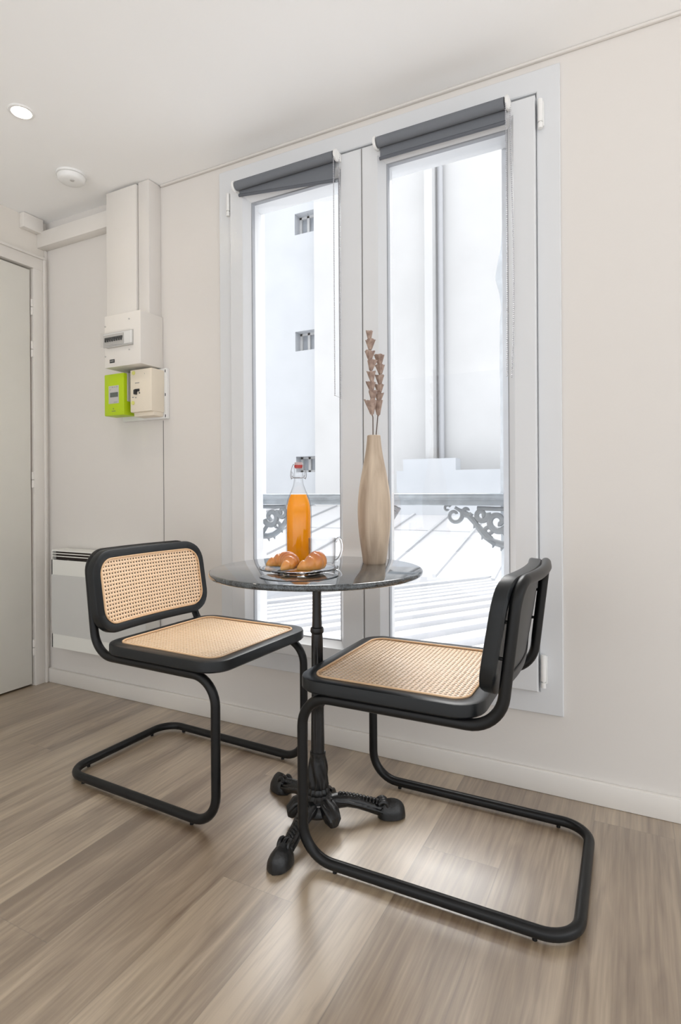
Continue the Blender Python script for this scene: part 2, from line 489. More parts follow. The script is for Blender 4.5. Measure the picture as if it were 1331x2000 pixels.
# ------------------------------------------------------------------ room shell
ZC = 2.277
XL = -2.611
tag(MB().box(-2.9, 2.6, -3.1, 0.02, -.12, 0).build('floor', m_floor), kind='structure')
tag(MB().box(-2.9, 2.6, -4.6, 0.30, ZC, ZC + .25).build('ceiling', m_ceil), kind='structure')
# window wall: inner leaf with a wide hole, outer leaf (old masonry) with a narrower one
w = MB()
def holed(mb, x0, x1, y0, y1, z0, z1, hx0, hx1, hz0, hz1):
    mb.box(x0, hx0, y0, y1, z0, z1); mb.box(hx1, x1, y0, y1, z0, z1)
    mb.box(hx0, hx1, y0, y1, z0, hz0); mb.box(hx0, hx1, y0, y1, hz1, z1)
holed(w, -2.9, 2.6, 0, .12, 0, ZC, -1.46, -.25, .29, 2.19)
tag(w.build('wall_back', m_wall), kind='structure')
# outer leaf of the wall with chipped plaster edges
w = MB()
ox0, ox1, oz0, oz1 = -1.50, -.398, .28, 2.225
w.box(-2.9, ox0, .121, .30, -.6, 3.2); w.box(ox1, 2.6, .121, .30, -.6, 3.2)
w.box(ox0, ox1, .121, .30, -.6, oz0)
nseg = 40
top = []
for i in range(nseg + 1):
    x = ox0 + (ox1 - ox0) * i / nseg
    top.append((x, oz1 + .012 * math.sin(i * 1.9) * math.sin(i * .55) + random.uniform(-.006, .006)))
for i in range(nseg):
    (xa, za), (xb, zb) = top[i], top[i + 1]
    w.add([(xa, .121, za), (xb, .121, zb), (xb, .30, zb), (xa, .30, za), (xa, .121, 3.2), (xb, .121, 3.2), (xb, .30, 3.2), (xa, .30, 3.2)],
          [(0, 1, 2, 3), (0, 4, 5, 1), (3, 2, 6, 7)], False)
tag(w.build('wall_outer', m_oldplaster, fix=False), kind='structure')
# left wall with the doorway (door from y=-.93 to y=-.08)
DY0, DY1, DZ = -.93, -.08, 2.030
w = MB()
w.box(XL - .12, XL, -4.6, DY0, 0, ZC); w.box(XL - .12, XL, DY1, 0, 0, ZC); w.box(XL - .12, XL, DY0, DY1, DZ, ZC)
tag(w.build('wall_left', m_wall_left), kind='structure')

d = empty('door_1', (XL, -.08, 0), kind='structure')
MB().box(-.045, .002, -.846, -.008, .008, DZ - .009, .002).build('door_leaf', m_door, d)
MB().box(-.075, -.05, -.85, 0, 0, DZ).build('door_gap_shade', m_gap, d)  # added dark sheet giving the gap around the leaf its shade
MB().box(-.03, -.010, -.0060, -.0005, .6, 1.9).build('old_paint_edge', m_red, d)
for z in (1.84, 1.635, 1.0, .185):
    h = MB()
    h.cyl((.008, -.002, z - .038), (.008, -.002, z - .002), .0065, 12)
    h.cyl((.008, -.002, z + .002), (.008, -.002, z + .038), .0065, 12)
    h.box(.0, .004, .002, .018, z - .035, z + .035, .001)
    h.build('door_hinge', m_trim, d)
# door frame (casing) with stepped moulding
t = MB()
for (ya, yb, yc, yd) in ((DY1, DY1 + .05, DY1 + .05, DY1 + .062), (DY0 - .05, DY0, DY0 - .062, DY0 - .05)):
    t.box(XL, XL + .018, ya, yb, 0, DZ, .002)
    t.box(XL, XL + .026, yc, yd, 0, DZ + .055, .002)
t.box(XL, XL + .018, DY0 - .05, DY1 + .05, DZ, DZ + .055, .002)
t.box(XL, XL + .026, DY0 - .062, DY1 + .062, DZ + .055, DZ + .068, .002)
tag(t.build('trim_1', m_trim, fix=False), kind='structure')
# corner batten
tag(MB().box(XL, XL + .012, -.014, 0, 0, 2.14, .002).build('trim_2', m_trim), kind='structure')
# skirting
b = MB().box(XL + .012, 2.6, -.016, 0, 0, .068, .003)
tag(b.build('baseboard_back', m_trim), kind='structure')
tag(MB().box(XL, XL + .014, -4.6, DY0 - .066, 0, .068, .003).build('baseboard_left', m_trim), kind='structure')
# thin dark joint of the wall panel under the meter board
tag(MB().box(-1.8335, -1.8310, -.0012, .0, .60, 1.25).build('trim_3', m_gapsoft), kind='structure')
# small cove at ceiling
tag(MB().box(-1.835, 2.6, -.012, 0, ZC - .010, ZC, .004).build('trim_4', m_wall), kind='structure')

# ------------------------------------------------------------------ window
win = empty('window_1', (0, 0, 0), kind='structure')
def rect_ring(mb, prof, x0, x1, z0, z1):
    """mitred frame; prof = list of (inset, y)"""
    L_ = []
    for ins, y in prof:
        L_.append([(x0 + ins, y, z0 + ins), (x1 - ins, y, z0 + ins), (x1 - ins, y, z1 - ins), (x0 + ins, y, z1 - ins)])
    n = len(L_); vs = [p for l in L_ for p in l]; fs = []
    for i in range(n - 1):
        for k in range(4):
            k2 = (k + 1) % 4
            fs.append((i * 4 + k, i * 4 + k2, (i + 1) * 4 + k2, (i + 1) * 4 + k))
    mb.add(vs, fs, False)
    return mb
f = MB()
rect_ring(f, [(0, .0), (0, -.011), (.002, -.013), (.066, -.013), (.069, -.010), (.069, .12)], -1.507, -.196, .2445, 2.240)
f.build('window_frame', m_upvc, win, fix=False)
# back plate closing the frame section around the sashes
f = MB(); holed(f, -1.46, -.25, .04, .118, .29, 2.19, -1.39, -.33, .37, 2.10)
f.build('window_frame_core', m_upvc, win, fix=False)
for (x0, x1, gx0, gx1) in ((-1.437, -.8565, -1.347, -.9615), (-.8530, -.266, -.766, -.3565)):
    z0, z1 = .3155, 2.151
    gz0, gz1 = .391, 2.081
    s = MB()
    # stepped profile built with separate insets per side
    def ring(mb, rs):
        vs = []; fs = []
        for (a0, a1, c0, c1, y) in rs:
            vs += [(a0, y, c0), (a1, y, c0), (a1, y, c1), (a0, y, c1)]
        for i in range(len(rs) - 1):
            for k in range(4):
                k2 = (k + 1) % 4
                fs.append((i * 4 + k, i * 4 + k2, (i + 1) * 4 + k2, (i + 1) * 4 + k))
        mb.add(vs, fs, False)
    e = .026
    ring(s, [(x0, x1, z0, z1, .04), (x0, x1, z0, z1, -.031), (x0 + .004, x1 - .004, z0 + .004, z1 - .004, -.035),
             (gx0 - e, gx1 + e, gz0 - e, gz1 + e, -.035), (gx0 - e + .002, gx1 + e - .002, gz0 - e + .002, gz1 + e - .002, -.031),
             (gx0 - .004, gx1 + .004, gz0 - .004, gz1 + .004, -.008), (gx0 - .004, gx1 + .004, gz0 - .004, gz1 + .004, .01)])
    so = s.build('sash', m_upvc, win, fix=False)
    g = MB(); ring(g, [(gx0 - .0042, gx1 + .0042, gz0 - .0042, gz1 + .0042, -.0075), (gx0, gx1, gz0, gz1, -.006), (gx0, gx1, gz0, gz1, .012)])
    g.build('gasket', m_gasket, so, fix=False)
    g = MB(); ring(g, [(gx0, gx1, gz0, gz1, .012), (gx0 + .001, gx1 - .001, gz0 + .001, gz1 - .001, .034), (gx0 - .01, gx1 + .01, gz0 - .01, gz1 + .01, .041), (x0, x1, z0, z1, .041)])
    g.build('spacer', m_upvc, so, fix=False)
    MB().box(gx0 - .003, gx1 + .003, .0040, .0080, gz0 - .003, gz1 + .003).build('glass_pane', m_pane, so)
MB().box(-.8562, -.8533, -.030, .03, .318, 2.150).build('sash_gap', m_gapsoft, win)
# hinges
for x, za, zb in ((-.2515, 2.046, 2.135), (-.2515, .331, .431), (-1.449, 2.046, 2.135)):
    h = MB()
    h.cyl((x, -.028, za + .020), (x, -.028, zb), .0075, 14)
    h.cyl((x, -.028, za), (x, -.028, za + .016), .0075, 14)
    h.cyl((x, -.028, za + .014), (x, -.028, za + .022), .004, 10)
    h.box(x - .004, x + .010, -.022, -.012, za + .01, zb - .004, .001)
    h.build('window_hinge', m_plastic, win)
MB().box(-.856 + .035, -.856 + .036, -.0355, -.035, 1.3, 1.33).build('screw_cap', m_plastic, win)
# drain / screw dots on left frame
MB().cyl((-1.405, -.0365, 1.965), (-1.405, -.035, 1.965), .003, 10).build('screw_cap', m_plastic, win)

# ------------------------------------------------------------------ blinds
def blind(x0, x1, drop0, drop1, label, chain_z, slack, tilt):
    o = empty('roller_blind', (x0, -.035, 2.134), label=label, cat='blind')
    W_ = x1 - x0
    r = .0175
    MB().cyl((0.004, -.027, 0), (W_ - .004, -.027, 0), r, 28).build('fabric_roll', m_blind, o)
    # hanging fabric, slightly skewed
    f = MB(); n = 16
    L_ = []
    for yy in (0, .0012):
        for rw in range(4):
            L_.append([])
            for i in range(n + 1):
                u = i / n; dr = drop0 + (drop1 - drop0) * u
                L_[-1].append((.006 + (W_ - .012) * u, -.027 + r - .003 + yy - (tilt * u) * rw / 3, -dr * rw / 3))
    for base in (0, 4):
        f.loops(L_[base:base + 4], closed_loop=False)
    f.build('fabric', m_blind, o, fix=False)
    p0 = (.004, -.027 + r - .002, -drop0); p1 = (W_ - .004, -.027 + r - .002 - tilt, -drop1)
    MB().tube([p0, p1], .0058, n=12).build('bottom_bar', m_blindbar, o)
    for x, s in ((0, -1), (W_, 1)):
        b_ = MB()
        b_.lathe([(0, 0), (.019, 0), (.021, .002), (.021, .008), (.017, .010), (0, .010)], n=28)
        b_.v = [(x + s * p[2], -.027 + p[1], p[0]) for p in b_.v]
        b_.box(min(x, x + s * .012), max(x, x + s * .012), -.027, 0.0, -.014, .014, .002)
        b_.build('bracket', m_plastic, o)
    # bead chain
    xc = W_ + .006
    ln = 2.134 - chain_z
    ch = MB()
    path = []
    nb = int(2 * ln / .0062)
    for i in range(nb):
        s = i / nb * 2
        if s < 1: path.append((xc - .004 + slack * .2 * math.sin(s * PI), -.044, -ln * s))
        else: path.append((xc + .005 + slack * math.sin((2 - s) * PI) * (2 - s), -.018, -ln * (2 - s)))
    for p in path:
        vs = []; fs = []
        R_ = .0029
        vs = [(p[0] + R_, p[1], p[2]), (p[0] - R_, p[1], p[2]), (p[0], p[1] + R_, p[2]), (p[0], p[1] - R_, p[2]), (p[0], p[1], p[2] + R_), (p[0], p[1], p[2] - R_)]
        fs = [(0, 2, 4), (2, 1, 4), (1, 3, 4), (3, 0, 4), (2, 0, 5), (1, 2, 5), (3, 1, 5), (0, 3, 5)]
        ch.add(vs, fs)
    c1 = [p for i, p in enumerate(path) if i < nb / 2]; c2 = [p for i, p in enumerate(path) if i >= nb / 2]
    ch.tube(c1 + c2, .0006, n=5)
    ch.build('bead_chain', m_bead, o, fix=False)
    return o
blind(-1.384, -.944, .030, .086, 'grey roller blind rolled up crookedly above the left pane', 1.27, .0, .012)
blind(-.782, -.3475, .048, .050, 'grey roller blind rolled up evenly above the right pane', 1.285, .014, 0)

# ------------------------------------------------------------------ radiator
h = empty('convector_heater', (-2.465, -.005, .205), label='white electric convector heater with a grey grille, low on the wall behind the left chair', cat='heater')
HW = .61
s = MB()
s.box(0, HW, -.080, -.075, 0, .065, .0)
s.box(0, HW, -.080, -.075, .345, .415, .0)
s.box(0, .006, -.080, 0, 0, .462); s.box(HW - .006, HW, -.080, 0, 0, .462)
s.box(.006, HW - .006, -.080, 0, .455, .462)
s.box(.006, HW - .006, -.075, 0, 0, .004)
s.box(.006, HW - .006, -.080, -.074, .4305, .4345)
s.box(.006, HW - .006, -.080, -.074, .4435, .4475)
s.build('body', m_heater, h, fix=False)
MB().box(.006, HW - .006, -.060, -.05, .416, .455).build('outlet_slots', m_gap, h)
MB().box(.001, HW - .001, -.0815, -.076, .065, .345).build('grille', m_grille, h)

# ------------------------------------------------------------------ electric cabinet corner
t = MB().box(XL, -2.088, -.050, 0, 2.140, 2.215, .003)
tag(t.build('cable_duct', m_trim), 'long horizontal white cable duct just below the ceiling in the corner', 'duct')
t = MB().box(XL, XL + .035, -.140, -.038, 2.205, ZC - .002, .003)
tag(t.build('junction_box', m_trim), 'small white box high on the wall over the door, touching the ceiling', 'box')
g = empty('cable_trunking', (-1.84, 0, 1.70), label='tall white vertical trunking running from the fuse box up to the ceiling', cat='trunking')
MB().box(-.250, -.068, -.078, 0, 0, .568, .002).build('cover', m_trim, g)
MB().box(-.062, -.0, -.070, 0, 0, ZC - 1.702, .002).build('side_channel', m_wall, g)
MB().box(-.0685, -.0615, -.060, 0, .002, .566).build('cover_gap', m_gapsoft, g)

g = empty('fuse_box', (-2.045, 0, 1.475), label='white fuse box with a clear window over a row of breakers', cat='fuse box')
MB().box(0, .215, -.130, 0, 0, .225, .004).build('body', m_trim, g)
MB().box(-.004, .175, -.134, -.130, .088, .148, .001).build('window_rim', m_meterside, g)
MB().box(.0, .171, -.1355, -.1345, .0915, .1445).build('window_backing', m_plastic, g)
MB().box(.003, .124, -.139, -.136, .0935, .140, .001).build('breaker_strip', m_meterside, g)
for i in range(8):
    s = MB(); x = .014 + i * .0135
    s.box(x, x + .0118, -.1415, -.139, .117, .127)
    s.box(x + .003, x + .0085, -.145, -.139, .108, .121, .001)
    s.build('breaker_switch', m_dark, g)
MB().box(-.0035, .1745, -.1475, -.1465, .0875, .1485).build('clear_cover', m_pane, g)
MB().box(.022, .175, -.140, -.130, .083, .0865, .0).build('cover_lip', m_meterside, g)
t = MB().box(.033, .062, -.1312, -.130, .019, .034)
p = t.build('type_plate', m_dark, g)
for k, (xx, ww) in enumerate(((.037, .003), (.042, .004), (.048, .002), (.052, .005))):
    MB().box(xx, xx + ww, -.1316, -.1311, .024, .030).build('printed_mark', m_greyprint, p)
for x, z in ((.150, .195), (.150, .065), (.006, .18), (.006, .05)):
    MB().cyl((x, -.1305, z), (x, -.1325, z), .0035, 10).build('cover_screw', m_meterside, g)

t = MB().box(-2.06, -1.795, -.020, 0, 1.255, 1.473, .002)
g2 = tag(t.build('meter_board', m_plastic), 'flat white mounting board behind the green meter and the cream main breaker', 'board')
for x, z in ((-1.800, 1.462), (-1.800, 1.36), (-1.800, 1.268)):
    MB().box(x - .0015, x + .0015, -.0215, -.020, z - .008, z + .004).build('board_slot', m_dark, g2)

g = empty('electricity_meter', (-2.077, -.020, 1.272), label='lime green electricity meter with a small grey screen', cat='meter')
MB().box(0, .119, -.085, -.018, 0, .182, .004).build('green_cover', m_green, g)
MB().box(.060, .1215, -.066, .0, .060, .184, .002).build('grey_side', m_meterside, g)
s = MB().box(.028, .090, -.0862, -.085, .052, .130, .0005)
pp = s.build('display_panel', m_meterside, g)
MB().box(.038, .086, -.0872, -.0862, .080, .100).build('screen', m_lcd, pp)
for x, z, ww in ((.034, .122, .004), (.048, .122, .010), (.064, .122, .006), (.076, .122, .008), (.034, .112, .008), (.060, .056, .022)):
    MB().box(x, x + ww, -.0868, -.0862, z, z + .003).build('printed_mark', m_greyprint, pp)
s = MB()
s.add([(.052, -.0853, .028), (.060, -.0853, .028), (.056, -.0853, .034)], [(0, 1, 2)], False)
s.box(.046, .070, -.0855, -.0851, .018, .0205)
s.build('maker_mark', m_lcd, g)

g = empty('main_breaker', (-1.930, -.020, 1.262), label='cream main breaker box with a black toggle, right of the green meter', cat='breaker')
MB().box(0, .125, -.075, 0, .018, .200, .004).build('body', m_cream, g)
MB().box(.004, .121, -.060, 0, .0, .030, .006).build('terminal_cover', m_cream, g)
s = MB(); s.box(.028, .056, -.079, -.075, .105, .116, .001); s.box(.032, .042, -.088, -.075, .092, .112, .002); s.box(.054, .058, -.077, -.075, .095, .101)
s.build('toggle', m_dark, g)
for x, z in ((.022, .186), (.018, .058)):
    MB().cyl((x, -.0745, z), (x, -.078, z), .0085, 18).build('sealing_screw', plain('pale_yellow_plastic', lin(214, 214, 120), .4), g)
for x, z, ww in ((.030, .140, .006), (.038, .140, .007), (.047, .140, .007), (.012, .080, .010), (.030, .078, .008), (.085, .176, .002)):
    MB().box(x, x + ww, -.0757, -.075, z, z + .004).build('printed_mark', m_greyprint, g)

# ------------------------------------------------------------------ ceiling items
g = empty('ceiling_spotlight', (-1.909, -.594, ZC), label='small round recessed spotlight glowing in the ceiling', cat='light')
s = MB().lathe([(.031, 0), (.031, -.002), (.033, -.0045), (.041, -.004), (.044, -.001), (.044, 0)], n=40)
s.build('trim_ring', m_plastic, g)
MB().lathe([(0, -.0015), (.031, -.0015)], n=32).build('lens', m_lens, g)
ld = bpy.data.lights.new('spot_lamp', 'SPOT'); ld.energy = 5; ld.color = (1, .9, .76); ld.spot_size = math.radians(110); ld.spot_blend = .8; ld.shadow_soft_size = .03
lo = bpy.data.objects.new('spot_lamp', ld); COL.objects.link(lo); lo.parent = g; lo.location = (0, 0, -.012)

g = empty('smoke_detector', (-2.105, -.243, ZC), label='round white smoke detector on the ceiling near the corner', cat='smoke detector')
MB().lathe([(0, 0), (.060, 0), (.061, -.004), (.060, -.008), (.056, -.009), (0, -.009)][::-1], n=48).build('base', m_plastic, g)
MB().lathe([(0, -.034), (.030, -.034), (.046, -.031), (.053, -.024), (.055, -.010), (0, -.009)], n=48).build('cover', m_plastic, g)
MB().lathe([(0, -.037), (.008, -.0368), (.009, -.034), (0, -.033)], c=(.02, -.012, 0), n=20).build('test_button', m_meterside, g)

# ------------------------------------------------------------------ chair
HWD = .2225
TR = .0132
def sag(Y, amt=.034):
    u = max(-1.0, min(1.0, Y / HWD)); return amt * (1 - u * u)
def cane_sheet(hx, hy, cr, fn, pitch=.0123, hole=.0029):
    """woven cane sheet with an octagonal hole in every cell; fn maps (a, b) to 3D"""
    bm = bmesh.new(); uvl = bm.loops.layers.uv.new('UVMap')
    nx = int(math.ceil(hx / pitch)) + 1; ny = int(math.ceil(hy / pitch)) + 1
    def inside(a, b_):
        dx = abs(a) - (hx - cr); dy = abs(b_) - (hy - cr)
        if dx > 0 and dy > 0: return math.hypot(dx, dy) < cr
        return abs(a) < hx and abs(b_) < hy
    cache = {}
    def V(a, b_):
        k = (round(a * 1e5), round(b_ * 1e5))
        if k not in cache: cache[k] = (bm.verts.new(fn(a, b_)), (a, b_))
        return cache[k]
    for i in range(-nx, nx):
        for j in range(-ny, ny):
            ca, cb = (i + .5) * pitch, (j + .5) * pitch
            if not inside(ca, cb): continue
            h = pitch / 2
            edge = not inside(ca * 1.0 + (pitch if ca > 0 else -pitch), cb) or not inside(ca, cb + (pitch if cb > 0 else -pitch))
            outer = []
            for k in range(8):
                a = 2 * PI * k / 8
                ux, uy = math.cos(a), math.sin(a)
                mxx = max(abs(ux), abs(uy)); outer.append(V(ca + ux / mxx * h, cb + uy / mxx * h))
            inner = [V(ca + hole * math.cos(2 * PI * k / 8), cb + hole * math.sin(2 * PI * k / 8)) for k in range(8)]
            for k in range(8):
                k2 = (k + 1) % 8
                q = [outer[k], outer[k2], inner[k2], inner[k]]
                fc = bm.faces.new([x[0] for x in q]); fc.smooth = True
                for lp, x in zip(fc.loops, q): lp[uvl].uv = x[1]
    me = bpy.data.meshes.new('cane'); bm.to_mesh(me); bm.free()
    me.materials.append(m_cane)
    return me
def frame_ring(hx, hy, r, w, t, fn, curved=12):
    """solid rounded ring; fn(a, b, d): d = depth behind the face"""
    prof = [(0, .006), (.0017, .0017), (.006, 0), (w - .003, 0), (w, .0025), (w, t - .002), (w - .002, t), (.005, t), (0, t - .005)]
    L_ = []
    for ins, dd in prof:
        L_.append([fn(a, b_, dd) for a, b_ in rrect(hx - ins, hy - ins, max(r - ins * .85, .012), 8, curved)])
    return MB().loops(L_, wrap=True)
def make_chair(loc, rz, label):
    root = empty('cantilever_chair', loc, rz, label, 'chair', 'black cane cantilever chairs at the table')
    Lb, zb, zs = .643, .019, .4245
    w = HWD
    # one continuous bent tube, closed loop
    P = [(-Lb, -w, zb), (0, -w, zb), (0, -w, zs), (-.492, -w, zs), (-.531, -w, .741)]
    R = [.072, .082, .078, .082, .062]
    topb = []
    for k in range(1, 12):
        y = -w + 2 * w * k / 12
        topb.append((-.531 - sag(y, .022), y, .741))
    # soften the corner at the ends of the curved top bar
    P2 = [(-.531, w, .741), (-.492, w, zs), (0, w, zs), (0, w, zb), (-Lb, w, zb)]
    R2 = [.062, .082, .078, .082, .072]
    mid = topb[3:8]
    path = fillet(P + mid + P2, R + [0] * len(mid) + R2, n=10, closed=True)
    MB().tube(path, TR, n=20, closed=True).build('tube_frame', m_tube, root)
    for X, Y in ((-.09, -w), (-.56, -w), (-.09, w), (-.56, w), (-Lb, -.14), (-Lb, .14)):
        MB().cyl((X, Y, 0), (X, Y, .009), .0055, 12).build('foot_glide', m_tube, root)
    # seat
    SX, SY, SXc = .236, .243, -.217
    zt = .4705
    fn = lambda a, b_, d_: (SXc + a, b_, zt - d_)
    sf = frame_ring(SX, SY, .070, .036, .033, fn).build('seat_frame', m_black, root)
    me = cane_sheet(SX - .033, SY - .033, .045, lambda a, b_: (SXc + a, b_, zt - .0022 - .004 * max(0, 1 - (a / SX) ** 2) * max(0, 1 - (b_ / SY) ** 2)), hole=.0035)
    co = bpy.data.objects.new('cane_seat', me); COL.objects.link(co); co.parent = root
    md = co.modifiers.new('thickness', 'SOLIDIFY'); md.thickness = .0014; md.offset = -1
    sp = [(SXc + a, b_, zt + .0003) for a, b_ in rrect(SX - .0375, SY - .0375, .040, 8, 6)]
    MB().tube(sp, .0028, n=8, closed=True).build('cane_spline', m_spline, sf)
    # screws blocks between tube and seat
    for X in (-.10, -.34):
        for Y in (-w, w):
            MB().cyl((X, Y, zs + TR - .003), (X, Y, zt - .030), .005, 10).build('seat_bolt', m_tube, root)
    # backrest
    BH, BW = .1330, .247
    zc = .6205
    def fb(a, b_, d_):   # a = across (Y), b_ = up
        sx = sag(a, .022)
        return (-.464 - .165 * b_ - sx - d_, a, zc + b_ * .992 - .10 * d_)
    bf = frame_ring(BW, BH, .078, .029, .034, fb, 14).build('backrest_frame', m_black, root)
    me = cane_sheet(BW - .026, BH - .026, .055, lambda a, b_: fb(a, b_, .0022))
    co = bpy.data.objects.new('cane_backrest', me); COL.objects.link(co); co.parent = root
    md = co.modifiers.new('thickness', 'SOLIDIFY'); md.thickness = .0014; md.offset = 0
    sp = [fb(a, b_, -.0003) for a, b_ in rrect(BW - .0300, BH - .0300, .051, 8, 12)]
    MB().tube(sp, .0028, n=8, closed=True).build('cane_spline', m_spline, bf)
    mbk = MB()
    nb_ = 24
    for i in range(-nb_, nb_):
        for j in range(-6, 6):
            q = []
            for (u, v_) in ((i, j), (i + 1, j), (i + 1, j + 1), (i, j + 1)):
                a = u / nb_ * (BW - .012); lim = BH - .012
                over = max(0, abs(a) - (BW - .075))
                lim -= .063 - math.sqrt(max(0, .063 ** 2 - over ** 2))
                q.append(fb(a, v_ / 6 * lim, .0300))
            mbk.add(q, [(0, 1, 2, 3)])
    mbk.build('back_panel', m_black, root)
    for Y in (-.222, .222):
        for b_ in (-.04, .04):
            p = fb(Y, b_, .032); MB().cyl(p, (p[0] - .010, p[1], p[2]), .004, 10).build('back_bolt', m_tube, root)
    return root
make_chair((-1.020, -.410, 0), math.radians(-2.0), 'black tubular cantilever chair with tan woven cane, left of the table, facing right')
make_chair((-.752, -.408, 0), math.radians(180.4), 'black tubular cantilever chair with woven cane seat, nearest the camera, facing left')

# ------------------------------------------------------------------ table
TX, TY = -.805, -.457
tb = empty('bistro_table', (TX, TY, 0), label='round bistro table with a polished dark stone top on a black cast iron pedestal', cat='table')
prof = [(0, .7035), (.292, .7035), (.2965, .705), (.2995, .708), (.3005, .712), (.2995, .716), (.2975, .7188), (.294, .720), (0, .720)]
MB().lathe(prof, n=128).build('tabletop', m_granite, tb, angle=50)
MB().lathe([(.0, .690), (.075, .690), (.078, .694), (.078, .7035), (0, .7035)], n=40).build('mounting_plate', m_iron, tb)
def fl(i, a, z):
    if .20 < z < .325 or .345 < z < .52: return -.07 * abs(math.sin(a * 7))
    return 0
pp_ = [(.030, .692), (.016, .688), (.0125, .680), (.0125, .66), (.0130, .60), (.0138, .560), (.0145, .553), (.0180, .551), (.0190, .546), (.0190, .540), (.0175, .536), (.0155, .534), (.0162, .52), (.0165, .45),
       (.0168, .36), (.017, .345), (.0205, .341), (.0225, .337), (.0215, .332), (.0185, .328), (.0180, .31), (.0188, .24), (.0192, .200)]
z_ = []
for (r0, z0), (r1, z1) in zip(pp_, pp_[1:]):
    n_ = max(1, int(abs(z1 - z0) / .02))
    for k in range(n_): z_.append((r0 + (r1 - r0) * k / n_, z0 + (z1 - z0) * k / n_))
z_.append(pp_[-1])
MB().lathe(z_[::-1], n=84, flute=fl).build('column', m_iron, tb)
# acanthus collar
def leaf(i, a, z):
    return .13 * math.sin(6 * a + z * 60) * math.sin(PI * min(1, max(0, (z - .10) / .09))) + (.04 * math.sin(14 * a) if z < .115 else 0)
cp = [(.0205, .200), (.0225, .198), (.0225, .192), (.0215, .186)] + [(.0215 + .0075 * math.sin(PI * .5 * k / 8), .186 - .009 * k) for k in range(1, 9)] + [(.0305, .106), (.028, .100), (.031, .094), (.0325, .088), (.030, .082), (.0345, .076), (.0410, .072), (.0425, .066), (.0400, .060)]
MB().lathe(cp[::-1], n=90, flute=leaf).build('leaf_collar', m_iron, tb)
# pale washer between collar and hub
MB().lathe([(.030, .0625), (.0445, .0625), (.0465, .0645), (.0445, .0665), (.030, .0665)], n=48).build('washer', m_steel, tb)
# hub
MB().lathe([(.020, .022), (.045, .028), (.058, .040), (.056, .052), (.047, .060), (.041, .066)], n=60).build('hub', m_iron, tb)
def leg_mesh(a, parent):
    c, s = math.cos(a), math.sin(a)
    to = lambda r, t_, z: (c * r - s * t_, s * r + c * t_, z)
    m = MB()
    pts = [(.030, .050), (.055, .056), (.085, .056), (.115, .048), (.145, .036), (.170, .026), (.188, .020)]
    rad = [.022, .021, .019, .0175, .0165, .0165, .017]
    m.tube([to(r, 0, z) for r, z in pts], rad, n=18)
    o = m.build('leg', m_iron, parent)
    # rope ridge on top
    m = MB()
    for k in range(13):
        t_ = k / 12; r = .062 + t_ * .118
        z = .074 - .0 - (.030 * t_ ** 1.3)
        p0 = Vector(to(r - .004, -.009, z - .004)); p1 = Vector(to(r + .004, .009, z - .004))
        mid = (p0 + p1) / 2; mid.z += .006
        m.tube([p0, (p0 + mid) / 2 + Vector((0, 0, .002)), mid, (p1 + mid) / 2 + Vector((0, 0, .002)), p1], [.0035, .005, .0055, .005, .0035], n=8)
    m.build('rope_ridge', m_iron, o)
    for sg in (-1, 1):
        MB().tube([to(.05, sg * .016, .062), to(.085, sg * .018, .058), to(.125, sg * .0165, .044), to(.165, sg * .016, .030), to(.185, sg * .016, .022)], [.005, .0055, .005, .005, .004], n=8).build('side_bead', m_iron, o)
    # paw foot
    m = MB()
    prof_ = []
    ns_, nr = 14, 20
    L_ = []
    for i in range(ns_ + 1):
        ph = PI * i / ns_
        rr = .180 + .031 - .040 * math.cos(ph)
        hw = .0310 * math.sin(ph) ** .75 if 0 < i < ns_ else .0005
        hh = .049 * math.sin(ph) ** .6 * (1 - .15 * (i / ns_)) if 0 < i < ns_ else .0005
        ring_ = []
        for k in range(nr):
            b_ = 2 * PI * k / nr
            y = hw * math.cos(b_); z = max(0, math.sin(b_)) * hh + min(0, math.sin(b_)) * .004
            z *= 1 + .10 * math.cos(b_ * 4)
            ring_.append(to(rr, y, z + .0045))
        L_.append(ring_)
    m.loops(L_, cap0=True, cap1=True)
    m.build('paw_foot', m_iron, o)
    # curled scroll on the paw
    pts = []
    for k in range(22):
        t_ = k / 21; an = 2.6 - t_ * 5.2; q = .0155 * (1 - .45 * t_)
        pts.append(to(.186 + q * math.cos(an), 0, .036 + q * math.sin(an)))
    for sg in (-.013, 0, .013):
        MB().tube([(p[0] - s * sg, p[1] + c * sg, p[2]) for p in pts], .0062, n=8).build('scroll', m_iron, o)
    return o
for k in range(3):
    leg_mesh(math.radians(-87 + 120 * k), tb)
for k in range(3):
    a = math.radians(-27 + 120 * k)
    c, s = math.cos(a), math.sin(a)
    m = MB()
    m.tube([(c * .03, s * .03, .060), (c * .055, s * .055, .052), (c * .072, s * .072, .036), (c * .078, s * .078, .020)], [.020, .024, .022, .010], n=18)
    for sg in (-1, 1):
        m.tube([(c * .045 - s * sg * .016, s * .045 + c * sg * .016, .068), (c * .066 - s * sg * .016, s * .066 + c * sg * .016, .060), (c * .082 - s * sg * .013, s * .082 + c * sg * .013, .040), (c * .082 - s * sg * .007, s * .082 + c * sg * .007, .024)], [.007, .008, .007, .004], n=10)
    m.build('scroll_boss', m_iron, tb)

ZT = .720
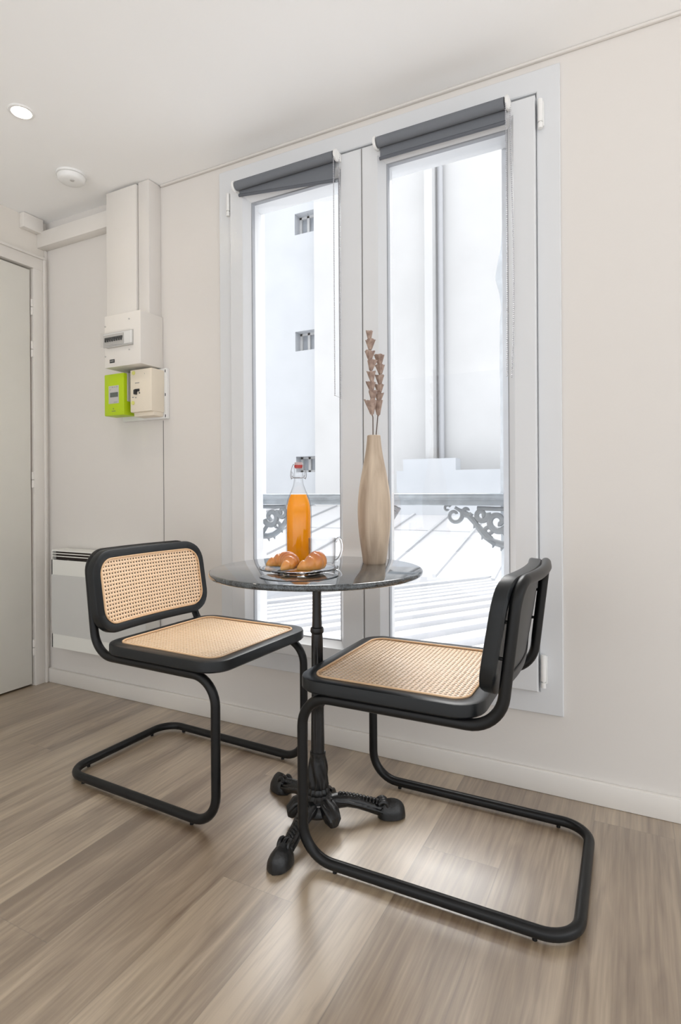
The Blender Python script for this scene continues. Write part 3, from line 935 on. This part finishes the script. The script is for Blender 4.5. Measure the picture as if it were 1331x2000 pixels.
# ------------------------------------------------------------------ vase + stems
VX, VY = -.699, -.290
vp = [(0, 0), (.0335, 0), (.0350, .003), (.0385, .034), (.0455, .071), (.0495, .110), (.0515, .150), (.0510, .182), (.0475, .215), (.0430, .245), (.0360, .283), (.0275, .318), (.0215, .345), (.0198, .362), (.0200, .384),
      (.0185, .3852), (.0165, .384), (.0160, .36), (.0170, .34), (0, .335)]
def smooth_prof(p, n=4):
    out = []
    for i in range(len(p) - 1):
        p0 = p[max(0, i - 1)]; p1 = p[i]; p2 = p[i + 1]; p3 = p[min(len(p) - 1, i + 2)]
        for k in range(n):
            t = k / n
            f_ = lambda a, b_, c, d_: .5 * ((2 * b_) + (-a + c) * t + (2 * a - 5 * b_ + 4 * c - d_) * t * t + (-a + 3 * b_ - 3 * c + d_) * t ** 3)
            out.append((max(0, f_(p0[0], p1[0], p2[0], p3[0])), f_(p0[1], p1[1], p2[1], p3[1])))
    out.append(p[-1]); return out
def relax_prof(p, n=60, it=60):
    out = []
    for i in range(n + 1):
        z = p[0][1] + (p[-1][1] - p[0][1]) * i / n
        for (r0, z0), (r1, z1) in zip(p, p[1:]):
            if z0 <= z <= z1 + 1e-9:
                out.append([r0 + (r1 - r0) * (z - z0) / (z1 - z0), z]); break
    for _ in range(it):
        q = [o[0] for o in out]
        for i in range(1, len(out) - 1): out[i][0] = (q[i - 1] + q[i] * 2 + q[i + 1]) / 4
    return [tuple(o) for o in out]
vpp = vp[:2] + relax_prof(vp[2:15]) + vp[15:]
v = MB().lathe(vpp, n=64).build('wooden_vase', m_vase)
v.location = (VX, VY, ZT)
tag(v, 'tall slender bottle-shaped vase of pale wood, on the table in front of the window mullion', 'vase')
Rr = Vector((math.cos(_yaw), math.sin(_yaw), 0))   # width direction of the bouquet
Fd0 = Vector((_F.x, _F.y, 0))
def flower(name, base_off, pts, cups, label, seed):
    rnd = random.Random(seed)
    o = empty(name, (VX, VY, ZT + .336), label=label, cat='dried flower', group='dried flower stems in the vase')
    dz_ = lambda z: Fd0 * base_off * min(1, max(0, z / .05))
    P = [Rr * x + Vector((0, 0, z)) + dz_(z) for x, z in pts]
    MB().tube(P, .0017, n=8).build('stem', m_stem, o)
    for (x, z, w_, h_) in cups:
        m = MB(); n = 7
        ctr = Rr * x + Vector((0, 0, z)) + dz_(z)
        tl = Vector((rnd.uniform(-.12, .12), rnd.uniform(-.12, .12), 1)).normalized()
        a0 = rnd.uniform(0, 6)
        for k in range(n):
            a = a0 + 2 * PI * k / n
            d1 = Vector((math.cos(a - .42), math.sin(a - .42), 0)); d2 = Vector((math.cos(a + .42), math.sin(a + .42), 0)); dm = Vector((math.cos(a), math.sin(a), 0))
            hh = h_ * rnd.uniform(1.0, 1.15); ww = w_ / 2 * rnd.uniform(1.0, 1.15)
            lo_ = ctr - tl * (h_ * .5)
            top_ = lo_ + tl * hh
            vs = [lo_ + d1 * .0055, lo_ + d2 * .0055, top_ + d2 * ww, top_ + dm * ww * 1.12 + tl * .001, top_ + d1 * ww]
            vi = [q - dm * .0012 for q in vs]
            m.add(vs + vi, [(0, 1, 2, 3, 4), (9, 8, 7, 6, 5), (0, 5, 6, 1), (1, 6, 7, 2), (2, 7, 8, 3), (3, 8, 9, 4), (4, 9, 5, 0)], False)
        m.tube([ctr - tl * (h_ * .6), ctr + tl * (h_ * .3)], [.0025, .0055], n=8)
        m.build('petal_cup', m_flower, o, fix=False)
    return o
pxm = 647.0
def pz(y): return (1101 - y) / pxm - .336
def px_(x): return (x - 731) / pxm
flower('dried_flower_stem', -.012, [(-.004, 0), (px_(729), pz(850)), (px_(729), pz(818)), (px_(726), pz(800)), (px_(727), pz(740)), (px_(724), pz(665))],
       [(px_(723), pz(659), .019, .022), (px_(725), pz(678), .027, .026), (px_(724), pz(699), .027, .026), (px_(727), pz(718), .026, .027), (px_(727), pz(739), .024, .028), (px_(726), pz(759), .027, .025), (px_(729), pz(776), .025, .025), (px_(726), pz(799), .034, .040)],
       'taller dried flower stem with stacked brown cups, left one in the vase', 3)
flower('dried_flower_stem', .024, [(0.004, 0), (px_(736.5), pz(850)), (px_(740), pz(812)), (px_(743), pz(770)), (px_(744), pz(705))],
       [(px_(744), pz(703), .030, .030), (px_(745), pz(721), .027, .025), (px_(744), pz(741), .026, .027), (px_(743), pz(760), .025, .026), (px_(743), pz(776), .027, .024), (px_(741), pz(797), .026, .040)],
       'shorter dried flower stem with stacked brown cups, right one in the vase', 9)

# ------------------------------------------------------------------ juice bottle
BX, BY = -.915, -.373
g = empty('juice_bottle', (BX, BY, ZT), label='swing-top glass bottle of orange juice with a red rubber seal', cat='bottle')
outer = [(0, .0), (.034, 0), (.0385, .004), (.0395, .010), (.0395, .150), (.0385, .172), (.0345, .190), (.0285, .206), (.0225, .220), (.0165, .236), (.0138, .250), (.0132, .262), (.0150, .266), (.0150, .272), (.0135, .276), (.0135, .286), (.0145, .288), (.0140, .291), (.0095, .291)]
inner = [(.0090, .286), (.0095, .262), (.0120, .246), (.0190, .222), (.0250, .206), (.0310, .190), (.0352, .171), (.0365, .150), (.0365, .010), (.033, .005), (0, .005)]
bo = outer[:4] + smooth_prof(outer[4:12], 3)[:-1] + outer[11:]
MB().lathe(bo, n=56).build('glass_body', m_thin, g)
jz = .208
jo = [(0, .0055), (.0325, .0055), (.0362, .0105), (.0362, .150), (.0349, .171), (.0307, .190), (.0247, .206), (.0240, jz), (0, jz)]
MB().lathe(jo, n=56).build('orange_juice', m_juice, g)
MB().lathe([(.0, .288), (.0105, .288), (.0128, .2925), (.0128, .298), (0, .298)], n=28).build('rubber_seal', m_red_rubber, g)
MB().lathe([(.0, .298), (.0115, .298), (.0122, .301), (.0115, .306), (.0, .3068)], n=28).build('stopper', m_porc, g)
Rv = Rr
wm = MB()
def wp(x, z, d_=0): return Rv * x + Vector((0, 0, z)) + _F * d_
for s_ in (-1, 1):
    wm.tube([wp(s_ * .0125, .299), wp(s_ * .0160, .300), wp(s_ * .0200, .290), wp(s_ * .0235, .276), wp(s_ * .0245, .266), wp(s_ * .0225, .260), wp(s_ * .0150, .2585)], .0011, n=8)
    wm.tube([wp(s_ * .0150, .264), wp(s_ * .0205, .266), wp(s_ * .0195, .272), wp(s_ * .0205, .278)], .0010, n=8)
    wm.tube([wp(s_ * .0235, .262), wp(s_ * .0215, .255), wp(s_ * .0185, .258)], .0013, n=8)
ringp = [(.0152 * math.cos(2 * PI * k / 24), .0152 * math.sin(2 * PI * k / 24), .2595) for k in range(24)]
wm.tube(ringp, .0011, n=6, closed=True)
wm.tube([wp(-.0205, .264, -.008), wp(-.012, .258, -.016), wp(.012, .258, -.016), wp(.0205, .264, -.008)], .0011, n=8)
wm.build('wire_bail', m_steel, g, fix=False)

# ------------------------------------------------------------------ plate, mug, croissants
PX, PY = -.794, -.572
pr_ = [(0, .003), (.048, .003), (.052, .0), (.056, .0), (.058, .004), (.072, .0075), (.092, .0115), (.105, .0145), (.1065, .0165), (.1045, .0175), (.090, .0145), (.070, .0105), (.056, .0075), (.050, .0062), (0, .0062)]
def ribs(i, a, z): return 0
p = MB().lathe(pr_, n=72).build('glass_plate', m_glass)
p.location = (PX, PY, ZT + .0005)
tag(p, 'clear glass plate holding the croissants on the table', 'plate')

MX, MY = -.812, -.412
g = empty('glass_mug', (MX, MY, ZT), label='clear glass mug with a curved handle, behind the croissants beside the bottle', cat='mug')
mp = [(0, 0), (.030, 0), (.036, .003), (.0385, .010), (.0395, .040), (.0400, .0800), (.0392, .0812), (.0382, .0800), (.0375, .040), (.0365, .012), (.033, .007), (0, .006)]
MB().lathe(mp, n=48).build('mug_body', m_thin, g)
hp = [wp(.0385, .070), wp(.046, .079), wp(.053, .078), wp(.0575, .064), wp(.058, .048), wp(.054, .032), wp(.047, .020), wp(.038, .014)]
sm = []
for i in range(len(hp) - 1):
    p0 = hp[max(0, i - 1)]; p1 = hp[i]; p2 = hp[i + 1]; p3 = hp[min(len(hp) - 1, i + 2)]
    for k in range(4):
        t = k / 4
        sm.append(.5 * ((2 * p1) + (p2 - p0) * t + (2 * p0 - 5 * p1 + 4 * p2 - p3) * t * t + (3 * p1 - p0 - 3 * p2 + p3) * t ** 3))
sm.append(hp[-1])
MB().tube(sm, .0042, n=14).build('mug_handle', m_glass, g)

def croissant(center, rz, label, R=.034, span=200, thick=.021, zl=.0, seed=1, asym=0.0):
    rnd = random.Random(seed)
    n, m_ = 72, 28
    bm_v = []; L_ = []; bake = []
    nseg_ = 7
    for i in range(n + 1):
        t = i / n
        a = math.radians(-span / 2 + span * t)
        env = max(.02, math.sin(PI * min(1, max(0, .04 + t * .92))) ** .62)
        env *= (1 + asym * (t - .5))
        sgm = (t * nseg_) % 1.0
        u = sgm if t < .5 else 1 - sgm
        ridge = .80 + .23 * math.sin(PI * min(1, u * 1.0)) ** .6 + .03 * (u - .5)
        r = thick * env * ridge
        c = Vector((R * math.cos(a), R * math.sin(a) * 1.15, r * .68))
        out = Vector((math.cos(a), math.sin(a), 0))
        ring_ = []
        for k in range(m_):
            b_ = 2 * PI * k / m_
            ox = math.cos(b_) * r; oz = math.sin(b_) * r
            if oz < -r * .62: oz = -r * .66
            ring_.append(c + out * ox + Vector((0, 0, oz)))
            bake.append(min(1, max(0, .08 + .52 * (math.sin(b_) * .5 + .5) * env * (.7 + .5 * math.sin(PI * u)))))
        L_.append(ring_)
    mb = MB(); mb.loops(L_, cap0=True, cap1=True)
    o = mb.build('croissant', m_crust, fix=False, angle=80)
    at = o.data.attributes.new('bake', 'FLOAT', 'POINT')
    at.data.foreach_set('value', bake)
    bm = bmesh.new(); bm.from_mesh(o.data); bmesh.ops.recalc_face_normals(bm, faces=bm.faces); bm.to_mesh(o.data); bm.free()
    o.location = center; o.rotation_euler = (0, 0, rz)
    tag(o, label, 'croissant', 'croissants on the glass plate')
    return o
zp = ZT + .0140
pc = Vector((PX, PY, zp))
Fd = Vector((_F.x, _F.y, 0))
croissant(pc + Rr * -.064 + Fd * .004, math.atan2((Rr * .85 + Fd * .5).y, (Rr * .85 + Fd * .5).x), 'golden croissant on the left side of the glass plate, tip pointing left', .040, 190, .0245, seed=2)
croissant(pc + Rr * .014 + Fd * .0, math.atan2((Rr * .95 - Fd * .1).y, (Rr * .95 - Fd * .1).x), 'browner rounded croissant on the right side of the glass plate', .034, 215, .0265, seed=5)

# ------------------------------------------------------------------ outside: guard rail
def spiral(mb, cx, cz, r0, r1, a0, a1, y=0.0, rad=.006, n=34):
    pts = []
    for i in range(n + 1):
        t = i / n; a = math.radians(a0 + (a1 - a0) * t); r = r0 + (r1 - r0) * t
        pts.append((cx + r * math.cos(a), y, cz + r * math.sin(a)))
    mb.tube(pts, [rad * (1 - .35 * i / n) for i in range(n + 1)], n=8)
    return pts
g = empty('window_guard_rail', (0, .27, 0), label='weathered grey rail with cast iron scrollwork outside the window', cat='railing')
s = MB().box(-1.497, -.401, -.028, .028, .880, .926, .008)
s.box(-1.497, -.401, -.034, .034, .900, .914, .004)
s.build('handrail', m_oldwood, g)
def corner_scroll(x, s_, parent):
    m = MB()
    X = lambda u: x + s_ * u
    def T(pts, r): m.tube([(X(u), 0, z) for u, z in pts], r, n=8)
    T([(.0, .735), (.03, .737), (.06, .745), (.09, .765), (.115, .795), (.135, .825), (.16, .85), (.185, .862)], [.013, .013, .013, .012, .011, .010, .008, .006])
    T([(.0, .752), (.02, .780), (.022, .80)], .009); T([(.0, .868), (.05, .868), (.12, .870)], .008)
    for (cx, cz, r0, r1, a0, a1, rd) in ((.045, .822, .040, .010, 200, 620, .013), (.105, .845, .026, .007, 160, 600, .011), (.16, .858, .020, .006, 200, 520, .009), (.075, .785, .020, .006, -60, 300, .009)):
        pts = []
        for i in range(35):
            t = i / 34; a = math.radians(a0 + (a1 - a0) * t); r = r0 + (r1 - r0) * t
            pts.append((X(cx + r * math.cos(a)), 0, cz + r * math.sin(a)))
        m.tube(pts, [rd * (1 - .3 * i / 34) for i in range(35)], n=8)
    for u, z in ((.06, .735), (.10, .765), (.03, .725), (.13, .806)):
        T([(u, z), (u + .004, z - .012)], [.006, .002])
    m.build('iron_scroll', m_railiron, parent, fix=False)
corner_scroll(-1.497, 1, g)
corner_scroll(-.405, -1, g)
m = MB()
for s_ in (-1, 1):
    x = -.965
    for (cx, cz, r0, r1, a0, a1, rd) in ((.100, .848, .026, .007, 20, 460, .008), (.045, .84, .034, .008, 60, 470, .009)):
        pts = []
        for i in range(35):
            t = i / 34; a = math.radians(a0 + (a1 - a0) * t); r = r0 + (r1 - r0) * t
            pts.append((x + s_ * (cx + r * math.cos(a)), 0, cz + r * math.sin(a)))
        m.tube(pts, [rd * (1 - .3 * i / 34) for i in range(35)], n=8)
    m.tube([(x + s_ * .0, 0, .775), (x + s_ * .05, 0, .79), (x + s_ * .095, 0, .82), (x + s_ * .13, 0, .868)], [.012, .011, .009, .006], n=8)
m.build('iron_scroll', m_railiron, g, fix=False)

# extra scroll of the right corner, longer towards the middle
m = MB()
m.tube([(-.475, 0, .755), (-.52, 0, .80), (-.565, 0, .845), (-.61, 0, .872)], [.012, .010, .008, .006], n=8)
spiral(m, -.612, .842, .032, .010, 30, -330, rad=.009)
spiral(m, -.640, .868, .014, .005, 30, 330, rad=.006)
m.build('iron_scroll', m_railiron, g, fix=False)

# weathered shutter remains at the right reveal
m = MB()
prof_ = [(-.4325, .78), (-.4325, .876), ]
pts_l = []
rnd = random.Random(4)
for i in range(30):
    z = .30 + (1.96 - .30) * i / 29
    base = .446 if z < 1.62 else (.454 if z < 1.80 else .448 - (z - 1.80) * .12)
    pts_l.append((-base + rnd.uniform(-.003, .003) * (3 if z > 1.6 else .4), z))
for i in range(29):
    (xa, za), (xb, zb) = pts_l[i], pts_l[i + 1]
    y0, y1 = .306, .340
    m.add([(xa, y0, za), (xb, y0, zb), (-.30, y0, zb), (-.30, y0, za), (xa, y1, za), (xb, y1, zb), (-.30, y1, zb), (-.30, y1, za)],
          [(0, 1, 2, 3), (4, 7, 6, 5), (0, 4, 5, 1)], False)
sp_ = m.build('shutter_post', plain('pale_weathered_timber', lin(232, 238, 243), .85, nscale=18, namt=.28, bump=.6, bscale=50), fix=False)
tag(sp_, 'narrow weathered grey timber post with ragged top, outside at the right edge of the window', 'post')
m = MB()
m.box(-1.499, -1.490, .225, .245, 1.60, 2.16, .002); m.box(-1.499, -1.478, .222, .236, 1.84, 1.905, .004)
tag(m.build('iron_bar', m_railiron), 'long thin iron shutter bar outside at the left edge of the window', 'bar')

# ------------------------------------------------------------------ outside: roofs and the facing building
# zinc roof sloping up to the facade
k = .149
def zr(y): return k * (y - 5.2)
g = empty('zinc_roof', (-4, 5, 0), label='pale zinc roof with raised standing seams sloping up to the white building opposite', cat='roof')
m = MB(); x0, x1, y0, y1 = -9.0, 3.0, 4.6, 9.4
off = lambda p: (p[0] + 4, p[1] - 5, p[2])
m.add([off(q) for q in [(x0, y0, zr(y0)), (x1, y0, zr(y0)), (x1, y1, zr(y1)), (x0, y1, zr(y1)), (x0, y0, zr(y0) - .08), (x1, y0, zr(y0) - .08), (x1, y1, zr(y1) - .08), (x0, y1, zr(y1) - .08)]],
      [(0, 1, 2, 3), (7, 6, 5, 4), (0, 4, 5, 1), (1, 5, 6, 2), (2, 6, 7, 3), (3, 7, 4, 0)], False)
m.build('zinc_sheets', m_zinc, g)
i = 0
xs = -8.4
while xs < 2.9:
    a, b_ = (xs + .18, y0, zr(y0)), (xs - .12, y1, zr(y1))
    m = MB(); h_ = .035; wd = .022
    m.add([off(q) for q in [(a[0] - wd, a[1], a[2]), (a[0] + wd, a[1], a[2]), (a[0] + wd, a[1], a[2] + h_), (a[0] - wd, a[1], a[2] + h_), (b_[0] - wd, b_[1], b_[2]), (b_[0] + wd, b_[1], b_[2]), (b_[0] + wd, b_[1], b_[2] + h_), (b_[0] - wd, b_[1], b_[2] + h_)]],
          [(0, 1, 2, 3), (7, 6, 5, 4), (0, 4, 5, 1), (1, 5, 6, 2), (2, 6, 7, 3), (3, 7, 4, 0)], False)
    m.build('standing_seam', m_zincseam, g)
    xs += .68
# cross joint
m = MB(); m.box(x0 + 4, x1 + 4, 2.02, 2.05, zr(7.02), zr(7.05) + .008); m.build('cross_joint', m_zincseam, g)

# lower ribbed roof
dirv = Vector((.53, .848, 0)).normalized(); nv = Vector((dirv.y, -dirv.x, 0))
g = empty('ribbed_roof', (-2.0, 3.0, -.1), math.atan2(dirv.y, dirv.x), label='pale stepped roof of long ribs just below the window, in front of the zinc roof', cat='roof')
# local x runs along the ribs, local y = left of them
MB().box(-7, 4.2, -4.2, .55, -.14, -.10).build('roof_deck', m_slat, g)
yy = .42; st = .13; n_ = 0
widths = [.10, .10, .11, .12, .13, .15, .17, .20, .22, .25, .28, .3, .3, .3, .3]
zt_ = .03
for wd in widths:
    m = MB()
    m.box(-7, 4.2, yy - wd * .62, yy, -.10, zt_, .006)
    m.build('roof_rib', m_slat, g)
    yy -= wd * 1.12; zt_ -= .012 if wd > .14 else .004
MB().box(-7, 4.2, .47, .55, -.14, .05, .006).build('edge_flashing', m_zincseam, g)

# roof vent shell (small fan-shaped cowl on the zinc roof)
m = MB()
cx, cy_ = -4.46, 7.05
cz = zr(cy_)
for kk in range(7):
    a = math.radians(20 + 140 * kk / 6)
    m.tube([(cx + .03 * math.cos(a), cy_, cz + .03 + .03 * math.sin(a)), (cx + .11 * math.cos(a), cy_, cz + .03 + .11 * math.sin(a))], [.004, .010], n=6)
m.box(cx - .11, cx + .11, cy_, cy_ + .06, cz - .02, cz + .018)
tag(m.build('roof_vent', m_zincseam, fix=False), 'small fan-shaped grey vent on the zinc roof, seen through the left pane', 'vent')

# facing building
FY = 9.4
g = empty('opposite_building', (-5, FY, 0), label='tall white plastered building facing the window, with small windows', cat='building')
m = MB()
wins = [(-6.90, -6.36, 6.83, 7.32), (-6.95, -6.40, 4.15, 4.60), (-6.95, -6.40, 1.36, 1.72)]
# left wall, stains plus shade put in as bluish grey; real openings
X0, X1 = -14.0, -6.30
m.box(X0 + 5, -6.95 + 5, 0, .5, -2, 8.0)
m.box(-6.36 + 5, X1 + 5, 0, .5, -2, 8.0)
zz = -2
for (a, b_, c, d_) in sorted(wins, key=lambda q: q[2]):
    m.box(-6.95 + 5, -6.36 + 5, 0, .5, zz, c); zz = d_
m.box(-6.95 + 5, -6.36 + 5, 0, .5, zz, 8.0)
m.build('stained_shaded_wall', m_facade2, g)
for (a, b_, c, d_) in wins:
    fr = MB()
    a_, bb = -6.95 + 5, -6.36 + 5
    fr.box(a_, bb, .22, .28, c, c + .05); fr.box(a_, bb, .22, .28, d_ - .05, d_); fr.box(a_, a_ + .06, .22, .28, c, d_); fr.box(bb - .06, bb, .22, .28, c, d_)
    fr.box((a_ + bb) / 2 - .09, (a_ + bb) / 2 - .03, .22, .28, c, d_)
    fo = fr.build('window', m_facade, g)
    MB().box(a_, bb, .27, .29, c, d_).build('window_glass', m_farglass, fo)
m = MB(); m.box(X1 + 5, 9, -.25, .5, -2, 7.6); m.build('white_wall', m_facade, g)
m = MB(); m.box(-3.62 + 5, -3.46 + 5, -.60, -.25, -2, 7.55); m.build('pilaster', m_facade, g)
m = MB(); m.cyl((-3.37 + 5, -.36, -1), (-3.37 + 5, -.36, 7.55), .055, 12); m.build('downpipe', m_zincseam, g)
# lower extension seen behind the rail
g = empty('low_extension', (-3.2, 8.9, 0), label='low pale outbuilding with a stepped top, against the white building', cat='building')
m = MB(); m.box(-.85, 2.4, -.55, -.2, .2, 1.30); m.box(-.72, .3, -.54, -.22, 1.30, 1.52)
m.build('extension_wall', m_facade2, g)
